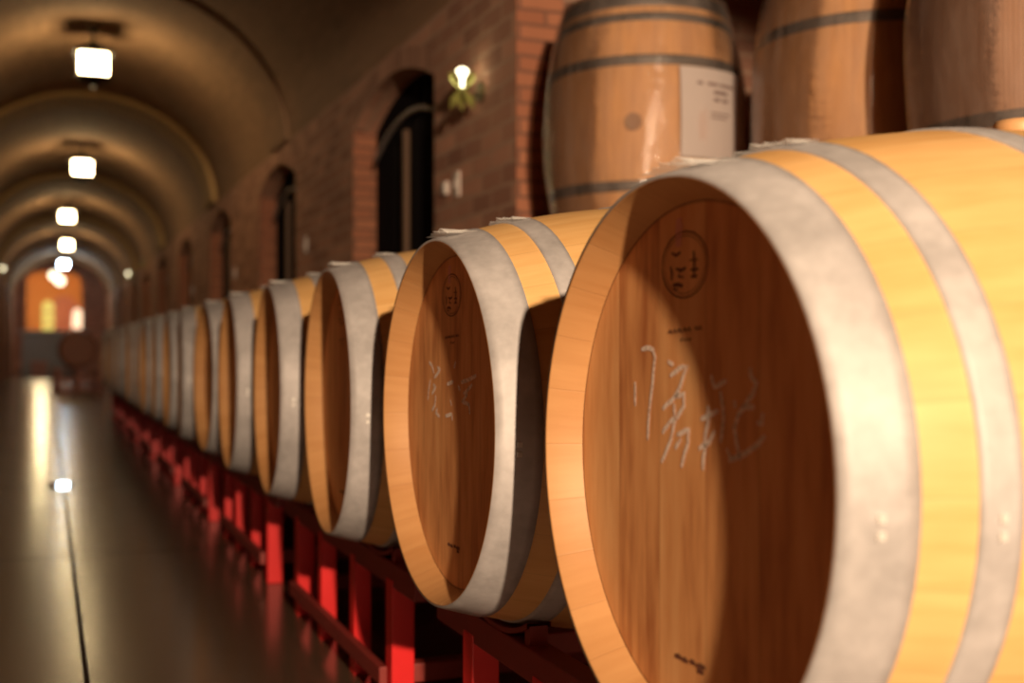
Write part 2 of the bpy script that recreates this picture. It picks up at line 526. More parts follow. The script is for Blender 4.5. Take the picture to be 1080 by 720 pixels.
# end walls
mb = MB()
def end_wall(mb, y, x0, x1, top, zb=0.0):
    """closing wall with a rounded-head opening x0..x1, up to the vault"""
    N = 40; 
    def ceil_z(x):
        t = max(-1, min(1, (x - XC) / HALF)); return SPRING + (CROWN - SPRING) * sqrt(max(0, 1 - t * t))
    def open_z(x):
        if x < x0 or x > x1: return 0
        t = (x - (x0 + x1) / 2) / ((x1 - x0) / 2); return top - 0.35 + 0.35 * sqrt(max(0, 1 - t ** 4))
    xs = sorted(set([XL + (XW - XL) * k / N for k in range(N + 1)] + [x0 - 1e-4, x0 + 1e-4, x1 - 1e-4, x1 + 1e-4]))
    for a, b in zip(xs, xs[1:]):
        za, zb_ = open_z(a + 1e-5), open_z(b - 1e-5)
        mb.face([(a, y, za), (b, y, zb_), (b, y, ceil_z(b)), (a, y, ceil_z(a))], [(a, za), (b, zb_), (b, ceil_z(b)), (a, ceil_z(a))])
end_wall(mb, Y1, -0.62, 1.02, CAM_H + 2.42)
struct(mb.obj('wall_back', M['wall'], weld=False))
mb = MB()
end_wall(mb, Y0, 50, 51, 1)
struct(mb.obj('wall_front', M['wall'], weld=False))

# gate openings: jambs, arched soffit, dark gates
def gate(i, yc, x, sgn, parts=True):
    """sgn +1: recess goes to +x"""
    dep = 0.15
    a, b = yc - DW / 2, yc + DW / 2
    mb = MB(); jw = 0.12
    for y, s in ((a, 1), (b, -1)):          # brick jambs, standing slightly proud of the wall face
        mb.box((x + sgn * (dep / 2 + 0.001), y, D_SPR / 2), (dep, 0.006, D_SPR))
    t = struct(mb.obj('trim_%d' % (20 + 2 * i + (0 if sgn > 0 else 40)), M['brick_orange'], weld=False))
    mb = MB(); N = 16; rows = [[], []]; uv = [[], []]; rows2 = [[], []]
    for k in range(N + 1):
        tt = -1 + 2 * k / N; y = yc + tt * DW / 2; z = arch_z(tt)
        rows[0].append((x - sgn * 0.004, y, z)); rows[1].append((x + sgn * dep, y, z)); uv[0].append((y, 0)); uv[1].append((y, dep))
        rows2[0].append((x - sgn * 0.004, y, z)); rows2[1].append((x - sgn * 0.004, y * 1.0, z + 0.11))
    mb.grid(rows, uv, False); mb.grid(rows2, [[(0, p[1]) for p in rows2[0]], [(0.11, p[1]) for p in rows2[1]]], False)
    struct(mb.obj('trim_%d' % (21 + 2 * i + (0 if sgn > 0 else 40)), M['wall'], weld=False))
    d = bpy.data.objects.new('door_%d' % (i + 1 + (0 if sgn > 0 else 20)), None); COL.objects.link(d)
    d.location = (x + sgn * dep, yc, 0); struct(d)
    for s in (-1, 1):                       # two dark leaves, topped with a round head
        mb = MB(); N = 10
        for k in range(N):
            t0, t1 = s * k / N, s * (k + 1) / N
            y0_, y1_ = t0 * DW / 2, t1 * DW / 2
            mb.face([(0.0, y0_, 0.01), (0.0, y1_, 0.01), (0.0, y1_, arch_z(t1) + 0.02), (0, y0_, arch_z(t0) + 0.02)])
            mb.face([(0.05 * sgn, y0_, 0.01), (0.05 * sgn, y1_, 0.01), (0.05 * sgn, y1_, arch_z(t1) + 0.02), (0.05 * sgn, y0_, arch_z(t0) + 0.02)])
        for k in range(5):
            yy = s * (0.12 + 0.15 * k)
            mb.tube([(-0.006 * sgn, yy, 0.05), (-0.006 * sgn, yy, arch_z(yy / DW * 2) - 0.03)], 0.007, 6)
        for zz in (0.25, 1.1):
            mb.box((-0.03 * sgn, s * DW / 4, zz), (0.012, DW / 2 - 0.08, 0.04))
        mb.obj('door_leaf', M['darkdoor'], d, weld=False)
    if parts:
        mb = MB(); mb.box((-0.05 * sgn, 0.0, (D_SPR - 0.12) / 2), (0.03, 0.045, D_SPR - 0.12)); mb.obj('meeting_bar', M['tanwood'], d, bevel=0.004)
        mb = MB(); P = []
        for k in range(13):
            tt = -1 + 2 * k / 12; P.append((-0.035 * sgn, tt * DW / 2 * 0.95, D_SPR - 0.22 + 0.20 * (1 - tt * tt)))
        mb.tube(P, 0.014, 8); mb.obj('arched_bar', M['greysteel'], d)
for i, yc in enumerate(bays):
    gate(i, yc, XW, 1)
    gate(i, yc, XL, -1, False)

# side chamber to the right with its brick pier and ledge
mb = MB(); XB = 3.3; YB = 4.95; ZT = 3.0
mb.face([(XB, ALC0 - .3, 0), (XB, YB, 0), (XB, YB, ZT), (XB, ALC0 - .3, ZT)], [(ALC0, 0), (YB, 0), (YB, ZT), (ALC0, ZT)])
struct(mb.obj('wall_chamber', M['wall']))
mb = MB()
mb.face([(XW + .2, YB, 0), (XB, YB, 0), (XB, YB, ZT), (XW + .2, YB, ZT)], [(XW, 0), (XB, 0), (XB, ZT), (XW, ZT)])
struct(mb.obj('wall_chamber_far', M['wall']))
mb = MB()
mb.face([(XW, ALC0 - .3, 0), (XB, ALC0 - .3, 0), (XB, ALC0 - .3, ZT), (XW, ALC0 - .3, ZT)], [(XW, 0), (XB, 0), (XB, ZT), (XW, ZT)])
struct(mb.obj('wall_chamber_near', M['wall']))
mb = MB()
mb.face([(XW, ALC0 - .3, ZT), (XB, ALC0 - .3, ZT), (XB, YB, ZT), (XW, YB, ZT)], [(XW, 0), (XB, 0), (XB, YB), (XW, YB)])
mb.face([(XW, ALC0 - .3, ALC_TOP), (XW, YB, ALC_TOP), (XW, YB, ZT), (XW, ALC0 - .3, ZT)], [(0, 0), (YB, 0), (YB, 1), (0, 1)])
struct(mb.obj('ceiling_chamber', M['vault']))
mb = MB(); mb.box((XW + 0.103, ALC1 + 0.277, ALC_TOP / 2), (0.204, 0.56, ALC_TOP))
struct(mb.obj('trim_15', M['brick_orange'], weld=False))
LEDGE = CAM_H + 0.298
mb = MB(); mb.box(((XW + XB) / 2 + 0.03, (ALC0 - .3 + YB) / 2, LEDGE / 2), (XB - XW - 0.1, YB - ALC0 + .28, LEDGE))
struct(mb.obj('trim_16', M['wall'], weld=False))

# ------------------------------------------------------------------ barrels
BL, RR, RB = 0.94, 0.2885, 0.360
CZ = 0.365                                   # axis height above the barrel's base empty
def rad(x):
    t = (x - BL / 2) / (BL / 2); return RR + (RB - RR) * (1 - abs(t) ** 2.1)
RECESS = 0.041
def barrel_proto():
    root = thing('wine_barrel', 'x', 'barrel')
    H = BL / 2
    mb = MB()
    prof = [(RECESS, RR - 0.021), (0.028, RR - 0.0155), (0.015, RR - 0.0095), (0.002, RR - 0.0025), (0.0, RR - 0.0012), (0.001, RR - 0.0004)]
    prof += [(0.002 + (BL - 0.004) * k / 32, rad(0.002 + (BL - 0.004) * k / 32)) for k in range(1, 32)]
    prof += [(BL - p[0], p[1]) for p in prof[:6][::-1]]
    mb.lathe_x([(x - H, r) for x, r in prof[5:-5]], 84, CZ); mb.obj('staves', M['oak'], root)
    for pr in (prof[:6], prof[-6:]):
        mb = MB(); mb.lathe_x([(x - H, r) for x, r in pr], 84, CZ); mb.obj('chime', M['chime'], root)
    heads = []
    for s in (-1, 1):
        mb = MB(); xx = s * (H - RECESS); R_ = RR - 0.0195; n = 64
        pts = [(xx, R_ * cos(2 * pi * k / n), CZ + R_ * sin(2 * pi * k / n)) for k in range(n)]
        if s < 0: pts = pts[::-1]
        mb.face(pts, [(p[1], p[2]) for p in pts])
        pts2 = [(xx - s * 0.02, p[1], p[2]) for p in pts][::-1]
        mb.face(pts2, [(p[1], p[2]) for p in pts2])
        heads.append(mb.obj('barrel_head', M['head'], root))
    for x0, x1, sc_ in ((0.0005, 0.064, 1), (0.112, 0.148, 1), (0.300, 0.338, 1)):
        for s in (0, 1):
            a, b = (x0, x1) if s == 0 else (BL - x1, BL - x0)
            mb = MB(); p = []
            for k in range(6):
                x = a + (b - a) * k / 5; p.append((x - H, rad(x) + 0.0025))
            p = [(a - H, rad(a) - 0.001)] + p + [(b - H, rad(b) - 0.001)]
            mb.lathe_x(p, 84, CZ); hp = mb.obj('hoop', M['hoop'], root)
            hp.data.materials[0] = M['hoop']
            mb = MB()                       # pair of rivets at the lap of the hoop
            for da in (0.0, 0.045):
                xm = (a + b) / 2; rr = rad(xm) + 0.0025; an = pi + 0.05 + da
                mb.box((xm - H, rr * cos(an), CZ + rr * sin(an)), (0.007, 0.004, 0.007), Matrix.Rotation(an, 3, 'X'))
            mb.obj('rivet', M['rivet'], hp)
            if x0 < 0.2 and s == 0:         # torn wrapping film caught on the hoop's top
                mb = MB(); rn = random.Random(int(x0 * 1000)); rows = [[], []]
                for k in range(15):
                    an = pi / 2 + (k - 6) * 0.027; w = (b - a) / 2 * (0.45 + 0.45 * rn.random()); up = 0.001 + 0.007 * rn.random()
                    for j, xs in ((0, (a + b) / 2 - w), (1, (a + b) / 2 + w * 0.9)):
                        rr = rad((a + b) / 2) + 0.002 + up * (1 if (k + j) % 2 else 0.3)
                        rows[j].append((xs - H, rr * cos(an), CZ + rr * sin(an)))
                mb.grid(rows, [[(0, 0)] * 15] * 2, False); mb.obj('film_scrap', M['film_scrap'], hp)
    mb = MB(); mb.lathe_z([(CZ + RB - 0.01, 0.0), (CZ + RB - 0.01, 0.026), (CZ + RB + 0.012, 0.029), (CZ + RB + 0.018, 0.026), (CZ + RB + 0.019, 0.0)], 20)
    mb.obj('bung', M['bung'], root)
    return root, heads[0]

CAMC, CAMS = cos(radians(21.5)), sin(radians(21.5))
X_HEAD = 0.57
Y_B0, PITCH = 1.048, 0.752
BZ = CAM_H - 0.1175 - CZ
def on_head(px, py, yb):
    """photo point -> head-plane point in barrel space (the marks' true place on the wood)"""
    X = X_HEAD + RECESS
    d = 1244 * X / (CAMC * (px - 50)); h = (367 - py) * d / 1244; Y = (d - X * CAMS) / CAMC
    return (-(BL / 2 - RECESS) - 0.0005, Y - yb, CAM_H + h - BZ)
def ribbon(mb, pts, w):
    pts = [Vector(p) for p in pts]
    L = []; R = []
    for i, p in enumerate(pts):
        d = (pts[min(i + 1, len(pts) - 1)] - pts[max(i - 1, 0)]); d.x = 0; d.normalize()
        n = Vector((0, -d.z, d.y)) * w / 2 * (0.7 if i in (0, len(pts) - 1) else 1)
        L.append(p + n); R.append(p - n)
    mb.grid([L, R], [[(0, 0)] * len(L)] * 2, False)

proto, front_head = barrel_proto()
# burnt-in maker's mark on the front head: ring, glyphs and two short lines of text
mb = MB(); c1 = on_head(722, 279, Y_B0); hx = c1[0]
ring = [(hx, c1[1] + 0.047 * cos(2 * pi * k / 40), c1[2] + 0.034 * sin(2 * pi * k / 40)) for k in range(41)]
ribbon(mb, ring, 0.0018)
ring = [(hx, c1[1] + 0.042 * cos(2 * pi * k / 40), c1[2] + 0.030 * sin(2 * pi * k / 40)) for k in range(41)]
ribbon(mb, ring, 0.0008)
mb.obj('stamp_ring', M['ink'], front_head, weld=False)
mb = MB()
Z4 = lambda x, y: on_head(680 + x / 4.5, 210 + y / 4.5, Y_B0)
for st, w in (([(130, 255), (150, 268), (172, 252)], 3.5), ([(125, 320), (130, 352), (128, 385)], 4), ([(150, 330), (175, 338), (198, 325)], 3.5), ([(170, 338), (160, 365), (185, 372)], 3),
              ([(235, 245), (237, 300), (235, 370)], 4), ([(220, 335), (255, 332)], 3.5), ([(222, 368), (250, 364)], 4), ([(135, 410), (158, 405), (182, 412)], 4.5), ([(140, 425), (160, 430)], 3), ([(215, 290), (255, 285)], 2)):
    ribbon(mb, [Z4(*p) for p in st], w * 0.001)
mb.obj('stamp_emblem', M['ink'], front_head, weld=False)
mb = MB()
for k, (x0, x1) in enumerate(((115, 132), (138, 150), (155, 178), (184, 200), (205, 220), (240, 252), (257, 272))):
    yb = 636 - (x0 - 115) * 0.13
    ribbon(mb, [Z4(x0, yb), Z4((x0 + x1) / 2, yb - 14), Z4(x1, yb + 2)], 0.0028)
for x0, x1 in ((172, 186), (192, 204), (208, 222)):
    ribbon(mb, [Z4(x0, 672), Z4(x1, 660)], 0.0028)
mb.obj('stamp_text', M['ink'], front_head, weld=False)
mb = MB()
Z6 = lambda x, y: on_head(680 + x / 9, 640 + y / 9, Y_B0)
for x0, x1, yy in ((290, 350, 455), (355, 410, 490), (430, 480, 510), (490, 575, 550), (500, 560, 600)):
    ribbon(mb, [Z6(x0, yy), Z6((x0 + x1) / 2, yy + 5), Z6(x1, yy + 28)], 0.0055)
mb.obj('batch_mark', M['ink'], front_head, weld=False)
mb = MB()
ribbon(mb, [Z4(163, 92), Z4(166, 130), Z4(162, 170), Z4(160, 225)], 0.014)
wx = mb.obj('wax_drip', M['wax'], front_head, weld=False)
sd = wx.modifiers.new('solid', 'SOLIDIFY'); sd.thickness = 0.002

ordinal = ['', '', '', 'third', 'fourth', 'fifth', 'sixth', 'seventh', 'eighth', 'ninth', 'tenth', 'eleventh', 'twelfth', 'thirteenth', 'fourteenth', 'fifteenth', 'sixteenth', 'seventeenth', 'last']
labels = {1: 'largest-looking pale oak barrel with broad chalk writing beside a round stamp',
          2: 'oak barrel with small chalk scribbles, lying beside the largest-looking one',
          3: 'unwritten oak barrel directly beyond the one with small chalk scribbles'}
NB = 18
barrels = []
yaw = {1: 0, 2: 0, 3: -2.6, 4: -2.6, 5: -2, 6: 0.5, 7: -4, 8: -1, 9: -2, 10: 0.5, 11: -2, 12: 0, 13: -3, 14: -1, 15: -2, 16: 0, 17: -1, 18: 0}
for i in range(1, NB + 1):
    o = proto if i == 1 else copy_tree(proto)
    o.location = (X_HEAD + BL / 2 + (0 if i < 4 else random.uniform(-0.006, 0.010)), Y_B0 + PITCH * (i - 1), BZ)
    o.rotation_euler = (0, 0, radians(yaw[i]))
    o['label'] = labels.get(i, 'pale oak barrel, %s along the red-racked row counting from the big chalked one' % ordinal[i])
    o['group'] = 'oak barrels lying in a row on red racks'
    barrels.append(o)

def chalk(strokes, conv, parent, w):
    mb = MB()
    for st in strokes:
        P = [Vector(conv(*p)) for p in st]
        Q = []
        for a, b in zip(P, P[1:]):
            n = max(1, int((b - a).length / 0.006))
            for k in range(n): Q.append(a.lerp(b, k / n) + Vector((0, random.uniform(-.0006, .0006), random.uniform(-.0006, .0006))))
        Q.append(P[-1]); ribbon(mb, Q, w)
    o = mb.obj('chalk_writing', M['chalk'], parent, weld=False); o['label'] = 'white chalk handwriting'
s1 = [[(128, 90), (160, 82), (188, 88), (198, 130), (185, 260), (170, 400), (160, 548)], [(98, 250), (98, 375)], [(262, 150), (292, 165)],
      [(275, 225), (320, 185), (362, 172), (345, 215), (320, 290), (290, 340), (235, 390)], [(300, 330), (345, 310), (345, 370), (310, 440)],
      [(295, 360), (300, 450), (280, 540), (230, 660)], [(235, 510), (270, 460), (300, 430)], [(310, 520), (370, 490), (365, 560), (330, 685)], [(300, 590), (330, 540)],
      [(480, 220), (500, 280), (560, 245)], [(465, 370), (470, 440), (455, 520), (440, 700)], [(420, 590), (470, 560), (500, 500)], [(600, 350), (605, 385)],
      [(680, 180), (685, 225), (710, 260), (690, 320), (620, 420), (600, 490), (610, 560), (630, 650)], [(715, 455), (740, 465), (745, 410)],
      [(755, 525), (720, 570), (640, 620), (570, 650)], [(430, 440), (520, 400)], [(640, 380), (700, 380)], [(560, 590), (580, 640)], [(530, 300), (545, 420), (530, 560)]]
s2 = [[(198, 190), (215, 210), (228, 262)], [(250, 220), (268, 240), (230, 290)], [(205, 300), (195, 370), (190, 430)], [(225, 330), (240, 350), (215, 390)],
      [(240, 400), (235, 460), (215, 500)], [(250, 480), (240, 510), (265, 535)], [(300, 530), (340, 520), (345, 560)], [(310, 330), (350, 315)], [(330, 430), (340, 465)],
      [(380, 340), (395, 370)], [(400, 320), (470, 290), (495, 275)], [(470, 330), (450, 360), (415, 390)], [(440, 390), (405, 440), (450, 460), (455, 520)], [(365, 190), (355, 230)]]
h1 = [c for c in barrels[0].children if c.name.startswith('barrel_head')][0]
h2 = [c for c in barrels[1].children if c.name.startswith('barrel_head')][0]
for part in (s1[:9], s1[9:]):
    chalk(part, lambda x, y: on_head(650 + x / 4.8, 350 + y / 4.8, Y_B0), h1, 0.0055)
for part in (s2[:9], s2[9:]):
    chalk(part, lambda x, y: on_head(420 + x / 6, 350 + y / 6, Y_B0 + PITCH), h2, 0.0065)

# ------------------------------------------------------------------ red steel racks, two barrels to a rack
RH = 0.050
def rack_proto():
    root = thing('barrel_rack', 'x', 'rack')
    zt = 0.285; x0, x1 = -0.34, 0.34
    for x in (x0, x1):
        for y in (-0.50, 0.50):
            mb = MB(); mb.box((x, y, zt / 2), (RH, RH, zt)); mb.obj('leg', M['red'], root, bevel=0.003)
        for y in (-0.17, 0.19):
            mb = MB(); mb.box((x - 0.003, y, zt / 2), (0.042, 0.045, zt)); mb.obj('upright', M['red'], root, bevel=0.003)
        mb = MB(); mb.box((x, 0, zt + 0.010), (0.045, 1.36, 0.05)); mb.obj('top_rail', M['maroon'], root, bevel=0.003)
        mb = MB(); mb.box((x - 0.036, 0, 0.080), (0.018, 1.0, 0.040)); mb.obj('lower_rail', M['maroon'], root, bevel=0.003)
        for yb in (-PITCH / 2, PITCH / 2):      # curved saddle under each barrel
            mb = MB(); zc = 0.6575; R0 = rad(0.13) + 0.007; rows = [[], [], [], []]
            for k in range(13):
                a = -pi / 2 + (k - 6) * 0.07
                zz = zc + R0 * sin(a); yy = yb + R0 * cos(a)
                rows[0].append((x - .02, yy, zz)); rows[1].append((x + .02, yy, zz)); rows[2].append((x + .02, yy, zz - 0.008)); rows[3].append((x - .02, yy, zz - 0.008))
            mb.grid(rows + [rows[0]], [[(0, 0)] * 13] * 5, False)
            for sy in (-1, 1): mb.box((x, yb + sy * 0.125, 0.3325), (0.03, 0.02, 0.035))
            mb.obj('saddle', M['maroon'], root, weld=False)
    for y in (-0.50, 0.50):
        for z in (0.085, zt - 0.03):
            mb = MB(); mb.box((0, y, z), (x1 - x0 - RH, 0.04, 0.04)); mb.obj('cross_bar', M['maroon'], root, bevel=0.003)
    return root
rk = rack_proto()
names = ['under the two chalk-marked barrels', 'under the third and fourth barrels of the row', 'under the fifth and sixth barrels of the row', 'under the seventh and eighth barrels of the row',
         'under the ninth and tenth barrels of the row', 'under the eleventh and twelfth barrels of the row', 'under the thirteenth and fourteenth barrels', 'under the fifteenth and sixteenth barrels', 'under the last two barrels of the row']
for i in range(NB // 2):
    o = rk if i == 0 else copy_tree(rk)
    o.location = (X_HEAD + BL / 2, Y_B0 + PITCH * (2 * i + 0.5), 0)
    o['label'] = 'red painted steel barrel rack ' + names[i]; o['group'] = 'red steel racks under the barrel row'

# ------------------------------------------------------------------ wrapped barrels standing on the ledge
def wrapped(loc, label, mat, rz, extra):
    root = thing('wrapped_barrel', label, 'barrel', loc, rz, 'film-wrapped barrels standing upright')
    L = BL
    mb = MB(); mb.lathe_z([(0.03, 0.0), (0.03, RR - 0.02), (0.0, RR - 0.016), (0.0, RR)] + [(L * k / 28, rad(L * k / 28)) for k in range(1, 28)] + [(L, RR), (L, RR - 0.016), (L - 0.03, RR - 0.02)], 72)
    mb.obj('staves', mat, root)
    mb = MB(); mb.face([((RR - 0.02) * cos(2 * pi * k / 48), (RR - 0.02) * sin(2 * pi * k / 48), L - 0.03) for k in range(48)], [((RR - 0.02) * cos(2 * pi * k / 48), (RR - 0.02) * sin(2 * pi * k / 48)) for k in range(48)])
    mb.obj('barrel_head', M['head'], root)
    for zc, w in ((0.035, 0.05), (0.115, 0.034), (0.255, 0.036), (L - 0.255, 0.036), (L - 0.1, 0.030), (L - 0.035, 0.05)):
        mb = MB(); p = [(zc - w / 2 + w * k / 4, rad(zc - w / 2 + w * k / 4) + 0.0025) for k in range(5)]
        mb.lathe_z([(p[0][0], p[0][1] - 0.003)] + p + [(p[-1][0], p[-1][1] - 0.003)], 72); mb.obj('hoop', M['hoop_dull'], root)
    if extra == 1:
        mb = MB(); ba = -pi / 2 - 0.10
        cb = Vector((cos(ba), sin(ba), 0)); mb.tube([cb * (rad(L / 2) - 0.01) + Vector((0, 0, L / 2)), cb * (rad(L / 2) + 0.010) + Vector((0, 0, L / 2))], 0.030, 18)
        mb.obj('bung', M['bung_dull'], root)
    # loose film: slightly wavy shell
    mb = MB(); rn = random.Random(extra); n = 96; rows = []; uv = []
    ph = [rn.uniform(0, 6) for _ in range(6)]
    zs = [0.0] + [L * k / 30 for k in range(1, 30)] + [L, L + 0.004]
    for i, z in enumerate(zs):
        row = []
        for k in range(n + 1):
            a = 2 * pi * k / n
            w = 0.0035 * sin(7 * a + ph[0] + 3 * z) + 0.0025 * sin(13 * a + ph[1] - 6 * z) + 0.002 * sin(3 * a + ph[2] + 14 * z)
            r = rad(min(max(z, 0), L)) + 0.012 + w
            row.append((r * cos(a), r * sin(a), z))
        rows.append(row); uv.append([(k / n, z) for k in range(n + 1)])
    rows.append([(p[0] * 0.8, p[1] * 0.8, L + 0.001) for p in rows[-1]]); uv.append(uv[-1])
    mb.grid(rows, uv); mb.obj('plastic_wrap', M['film'], root)
    return root
WB = [((2.05, 3.87), 'film-wrapped upright barrel bearing a white paper label', 'oak_wrapped', 1),
      ((2.47, 3.13), 'film-wrapped upright barrel between the labelled one and the ribbed one', 'oak_wrapped', 2),
      ((2.45, 2.35), 'upright barrel in fine vertically ribbed wrapping, above the large chalked barrel', 'oak_ribbed', 3)]
wbs = []
for (x, y), lab, mt, e in WB:
    rz = math.atan2(x, y) * -1
    wbs.append(wrapped((x, y, LEDGE), lab, M[mt], rz, e))
# paper label under the film of the first one
mb = MB(); rows = [[], []]; a0, a1 = -pi / 2 + radians(19), -pi / 2 + radians(68); z0, z1 = BL / 2 - 0.12, BL / 2 + 0.19
for k in range(13):
    a = a0 + (a1 - a0) * k / 12
    for j, z in ((0, z0), (1, z1)): pass
zz = [z0 + (z1 - z0) * j / 6 for j in range(7)]
rows = [[((rad(z) + 0.019) * cos(a0 + (a1 - a0) * k / 12), (rad(z) + 0.019) * sin(a0 + (a1 - a0) * k / 12), z) for k in range(13)] for z in zz]
mb.grid(rows, [[(0, 0)] * 13] * 7); lab = mb.obj('paper_label', M['paper'], wbs[0]); lab['label'] = 'white printed paper label'
mb = MB()
def curved_line(aa, ab, z, w):
    R = [[((rad(z) + 0.0205) * cos(aa + (ab - aa) * k / 5), (rad(z) + 0.0205) * sin(aa + (ab - aa) * k / 5), z + s * w / 2) for k in range(6)] for s in (-1, 1)]
    mb.grid(R, [[(0, 0)] * 6] * 2)
am = (a0 + a1) / 2
for dz, segs, w in ((0.135, ((-.26, -.20), (-.15, -.02), (0.0, .2)), 0.010), (0.108, ((-.08, .1),), 0.012), (0.082, ((-.08, -.01), (.02, .1)), 0.012), (0.035, ((-.12, .12),), 0.005), (0.02, ((-.12, .08),), 0.005)):
    for s0, s1_ in segs: curved_line(am + s0, am + s1_, BL / 2 + dz, w)
mb.obj('print_lines', M['print'], lab, weld=False)

# ------------------------------------------------------------------ hanging lanterns
def lantern(loc, label, glow='glow', first=None, light=LANTERN_LIGHT, col=(1.0, 0.74, 0.40)):
    root = thing('hanging_lantern', label, 'lantern', loc, 0, 'lanterns down the middle of the vault')
    W, Hh = 0.265, 0.185
    mb = MB(); mb.box((0, 0, 0), (W - 0.03, W - 0.03, Hh)); mb.obj('glass', M[glow], root)
    for sx in (-1, 1):
        for sy in (-1, 1):
            mb = MB(); mb.box((sx * (W / 2 - .006), sy * (W / 2 - .006), 0), (0.012, 0.012, Hh + 0.02)); mb.obj('corner_post', M['iron'], root)
    mb = MB(); z = Hh / 2
    for (w0, za), (w1, zb) in (((W + 0.05, z), (W + 0.05, z + 0.012)), ((W + 0.05, z + 0.012), (0.05, z + 0.10)), ((0.05, z + 0.10), (0.03, z + 0.13))):
        A = [(sx * w0 / 2, sy * w0 / 2, za) for sx, sy in ((-1, -1), (1, -1), (1, 1), (-1, 1))]
        B = [(sx * w1 / 2, sy * w1 / 2, zb) for sx, sy in ((-1, -1), (1, -1), (1, 1), (-1, 1))]
        for k in range(4): mb.face([A[k], A[(k + 1) % 4], B[(k + 1) % 4], B[k]])
    w0 = W / 2 + .025; mb.face([(-w0, -w0, z), (-w0, w0, z), (w0, w0, z), (w0, -w0, z)])
    mb.obj('cap', M['iron'], root)
    mb = MB(); 
    for (w0, za), (w1, zb) in (((W, -z), (W, -z - 0.012)), ((W, -z - 0.012), (0.06, -z - 0.06)), ((0.06, -z - 0.06), (0.03, -z - 0.085))):
        A = [(sx * w0 / 2, sy * w0 / 2, za) for sx, sy in ((-1, -1), (1, -1), (1, 1), (-1, 1))]
        B = [(sx * w1 / 2, sy * w1 / 2, zb) for sx, sy in ((-1, -1), (1, -1), (1, 1), (-1, 1))]
        for k in range(4): mb.face([A[k], B[k], B[(k + 1) % 4], A[(k + 1) % 4]])
    mb.obj('base', M['iron'], root)
    top = CROWN - loc[2] - 0.004
    mb = MB(); mb.tube([(0, 0, z + 0.12), (0, 0, top)], 0.008, 8); mb.obj('hanging_rod', M['iron'], root)
    mb = MB(); mb.lathe_z([(top - 0.03, 0.0), (top - 0.03, 0.03), (top, 0.05)], 16); mb.obj('ceiling_rose', M['iron'], root)
    return root
LZ = CAM_H + 2.40
lps = [(0.36, 10.65, 'lit hanging lantern, biggest one, high over the aisle'), (0.43, 16.8, 'lit lantern, second biggest, hanging just below the biggest'),
       (0.33, 23.1, 'lit lantern, third down the line, slightly offset from its neighbours'), (0.42, 29.5, 'lit lantern hanging between the third one and the bluish one'),
       (0.43, 36.3, 'small bluish-white lit lantern close to the glowing orange doorway')]
for i, (x, y, lab) in enumerate(lps):
    lantern((x, y, LZ), lab, 'glow_cool' if i == 4 else 'glow')

# ceiling spotlight behind the viewpoint that lights the barrels
t_ = thing('ceiling_spotlight', 'black ceiling spotlight hung from the vault, aimed at the barrel row', 'spotlight', KEY_POS)
q = (KEY_AIM - KEY_POS).normalized(); qm = q.to_track_quat('-Z', 'Y').to_matrix()
mb = MB(); n = 24; rows = []
for z, r in ((0.01, 0.10), (0.03, 0.10), (0.16, 0.085), (0.20, 0.04), (0.20, 0.0)):
    rows.append([qm @ Vector((r * cos(2 * pi * k / n), r * sin(2 * pi * k / n), z + 0.03)) for k in range(n + 1)])
mb.grid(rows, [[(0, 0)] * (n + 1)] * 5); mb.obj('housing', M['iron'], t_)
mb = MB(); up = CROWN - KEY_POS.z - 0.09; mb.tube([-q * 0.23, Vector((0, -0.10, up - 0.1)) - q * .1, Vector((0, -0.10, up))], 0.012, 8); mb.obj('bracket', M['iron'], t_)

# ------------------------------------------------------------------ wall lamps and switch plates
def sconce(loc, sgn, label, bulb='glow_bulb', lit=True):
    root = thing('wall_lamp', label, 'wall lamp', loc, 0 if sgn > 0 else pi, 'small bronze lamps on the gallery walls')
    mb = MB(); mb.tube([(0, 0, -0.02), (-0.014, 0, -0.02)], 0.045, 16); mb.obj('back_plate', M['bronze'], root)
    mb = MB(); mb.tube([(-0.01, 0, -0.02), (-0.05, 0, -0.05), (-0.085, 0, -0.045), (-0.09, 0, -0.015)], [0.008, 0.008, 0.008, 0.012], 8); mb.obj('arm', M['bronze'], root)
    mb = MB(); n = 16
    for k in range(5):                    # leaf-shaped shade petals
        a = 2 * pi * k / 5; ca, sa = cos(a), sin(a)
        P = [(-0.09 + 0.014 * ca, 0.014 * sa, -0.015), (-0.09 + 0.05 * ca - 0.022 * sa, 0.05 * sa + 0.022 * ca, 0.02), (-0.09 + 0.06 * ca, 0.06 * sa, 0.06), (-0.09 + 0.05 * ca + 0.022 * sa, 0.05 * sa - 0.022 * ca, 0.02)]
        mb.face(P); 
        P2 = [(-0.09 + 0.010 * ca, 0.010 * sa, -0.02), (-0.09 + 0.045 * ca - 0.02 * sa, 0.045 * sa + 0.02 * ca, -0.06), (-0.09 + 0.05 * ca, 0.05 * sa, -0.10), (-0.09 + 0.045 * ca + 0.02 * sa, 0.045 * sa - 0.02 * ca, -0.06)]
        mb.face(P2)
    o = mb.obj('shade', M['green_glass'], root, weld=False); o.modifiers.new('s', 'SOLIDIFY').thickness = 0.004
    mb = MB(); p = [(-0.02, 0.0), (-0.015, 0.014), (0.01, 0.030), (0.035, 0.033), (0.058, 0.022), (0.068, 0.0)]
    mb.lathe_z(p, 16); o = mb.obj('bulb', M[bulb] if lit else M['switch'], root); o.location = (-0.09, 0, 0.012)
    return root
sconce((XW, 4.80, CAM_H + 1.13), 1, 'lit bronze wall lamp on brick between the wrapped barrels and gate')
sconce((XW, 27.3, CAM_H + 1.60), 1, 'tiny lit wall lamp high on the brickwork past the end of the barrel row', 'glow_bulb')
sconce((XL, 26.5, CAM_H + 1.60), -1, 'tiny lit wall lamp on the opposite wall, across the aisle from the barrels')
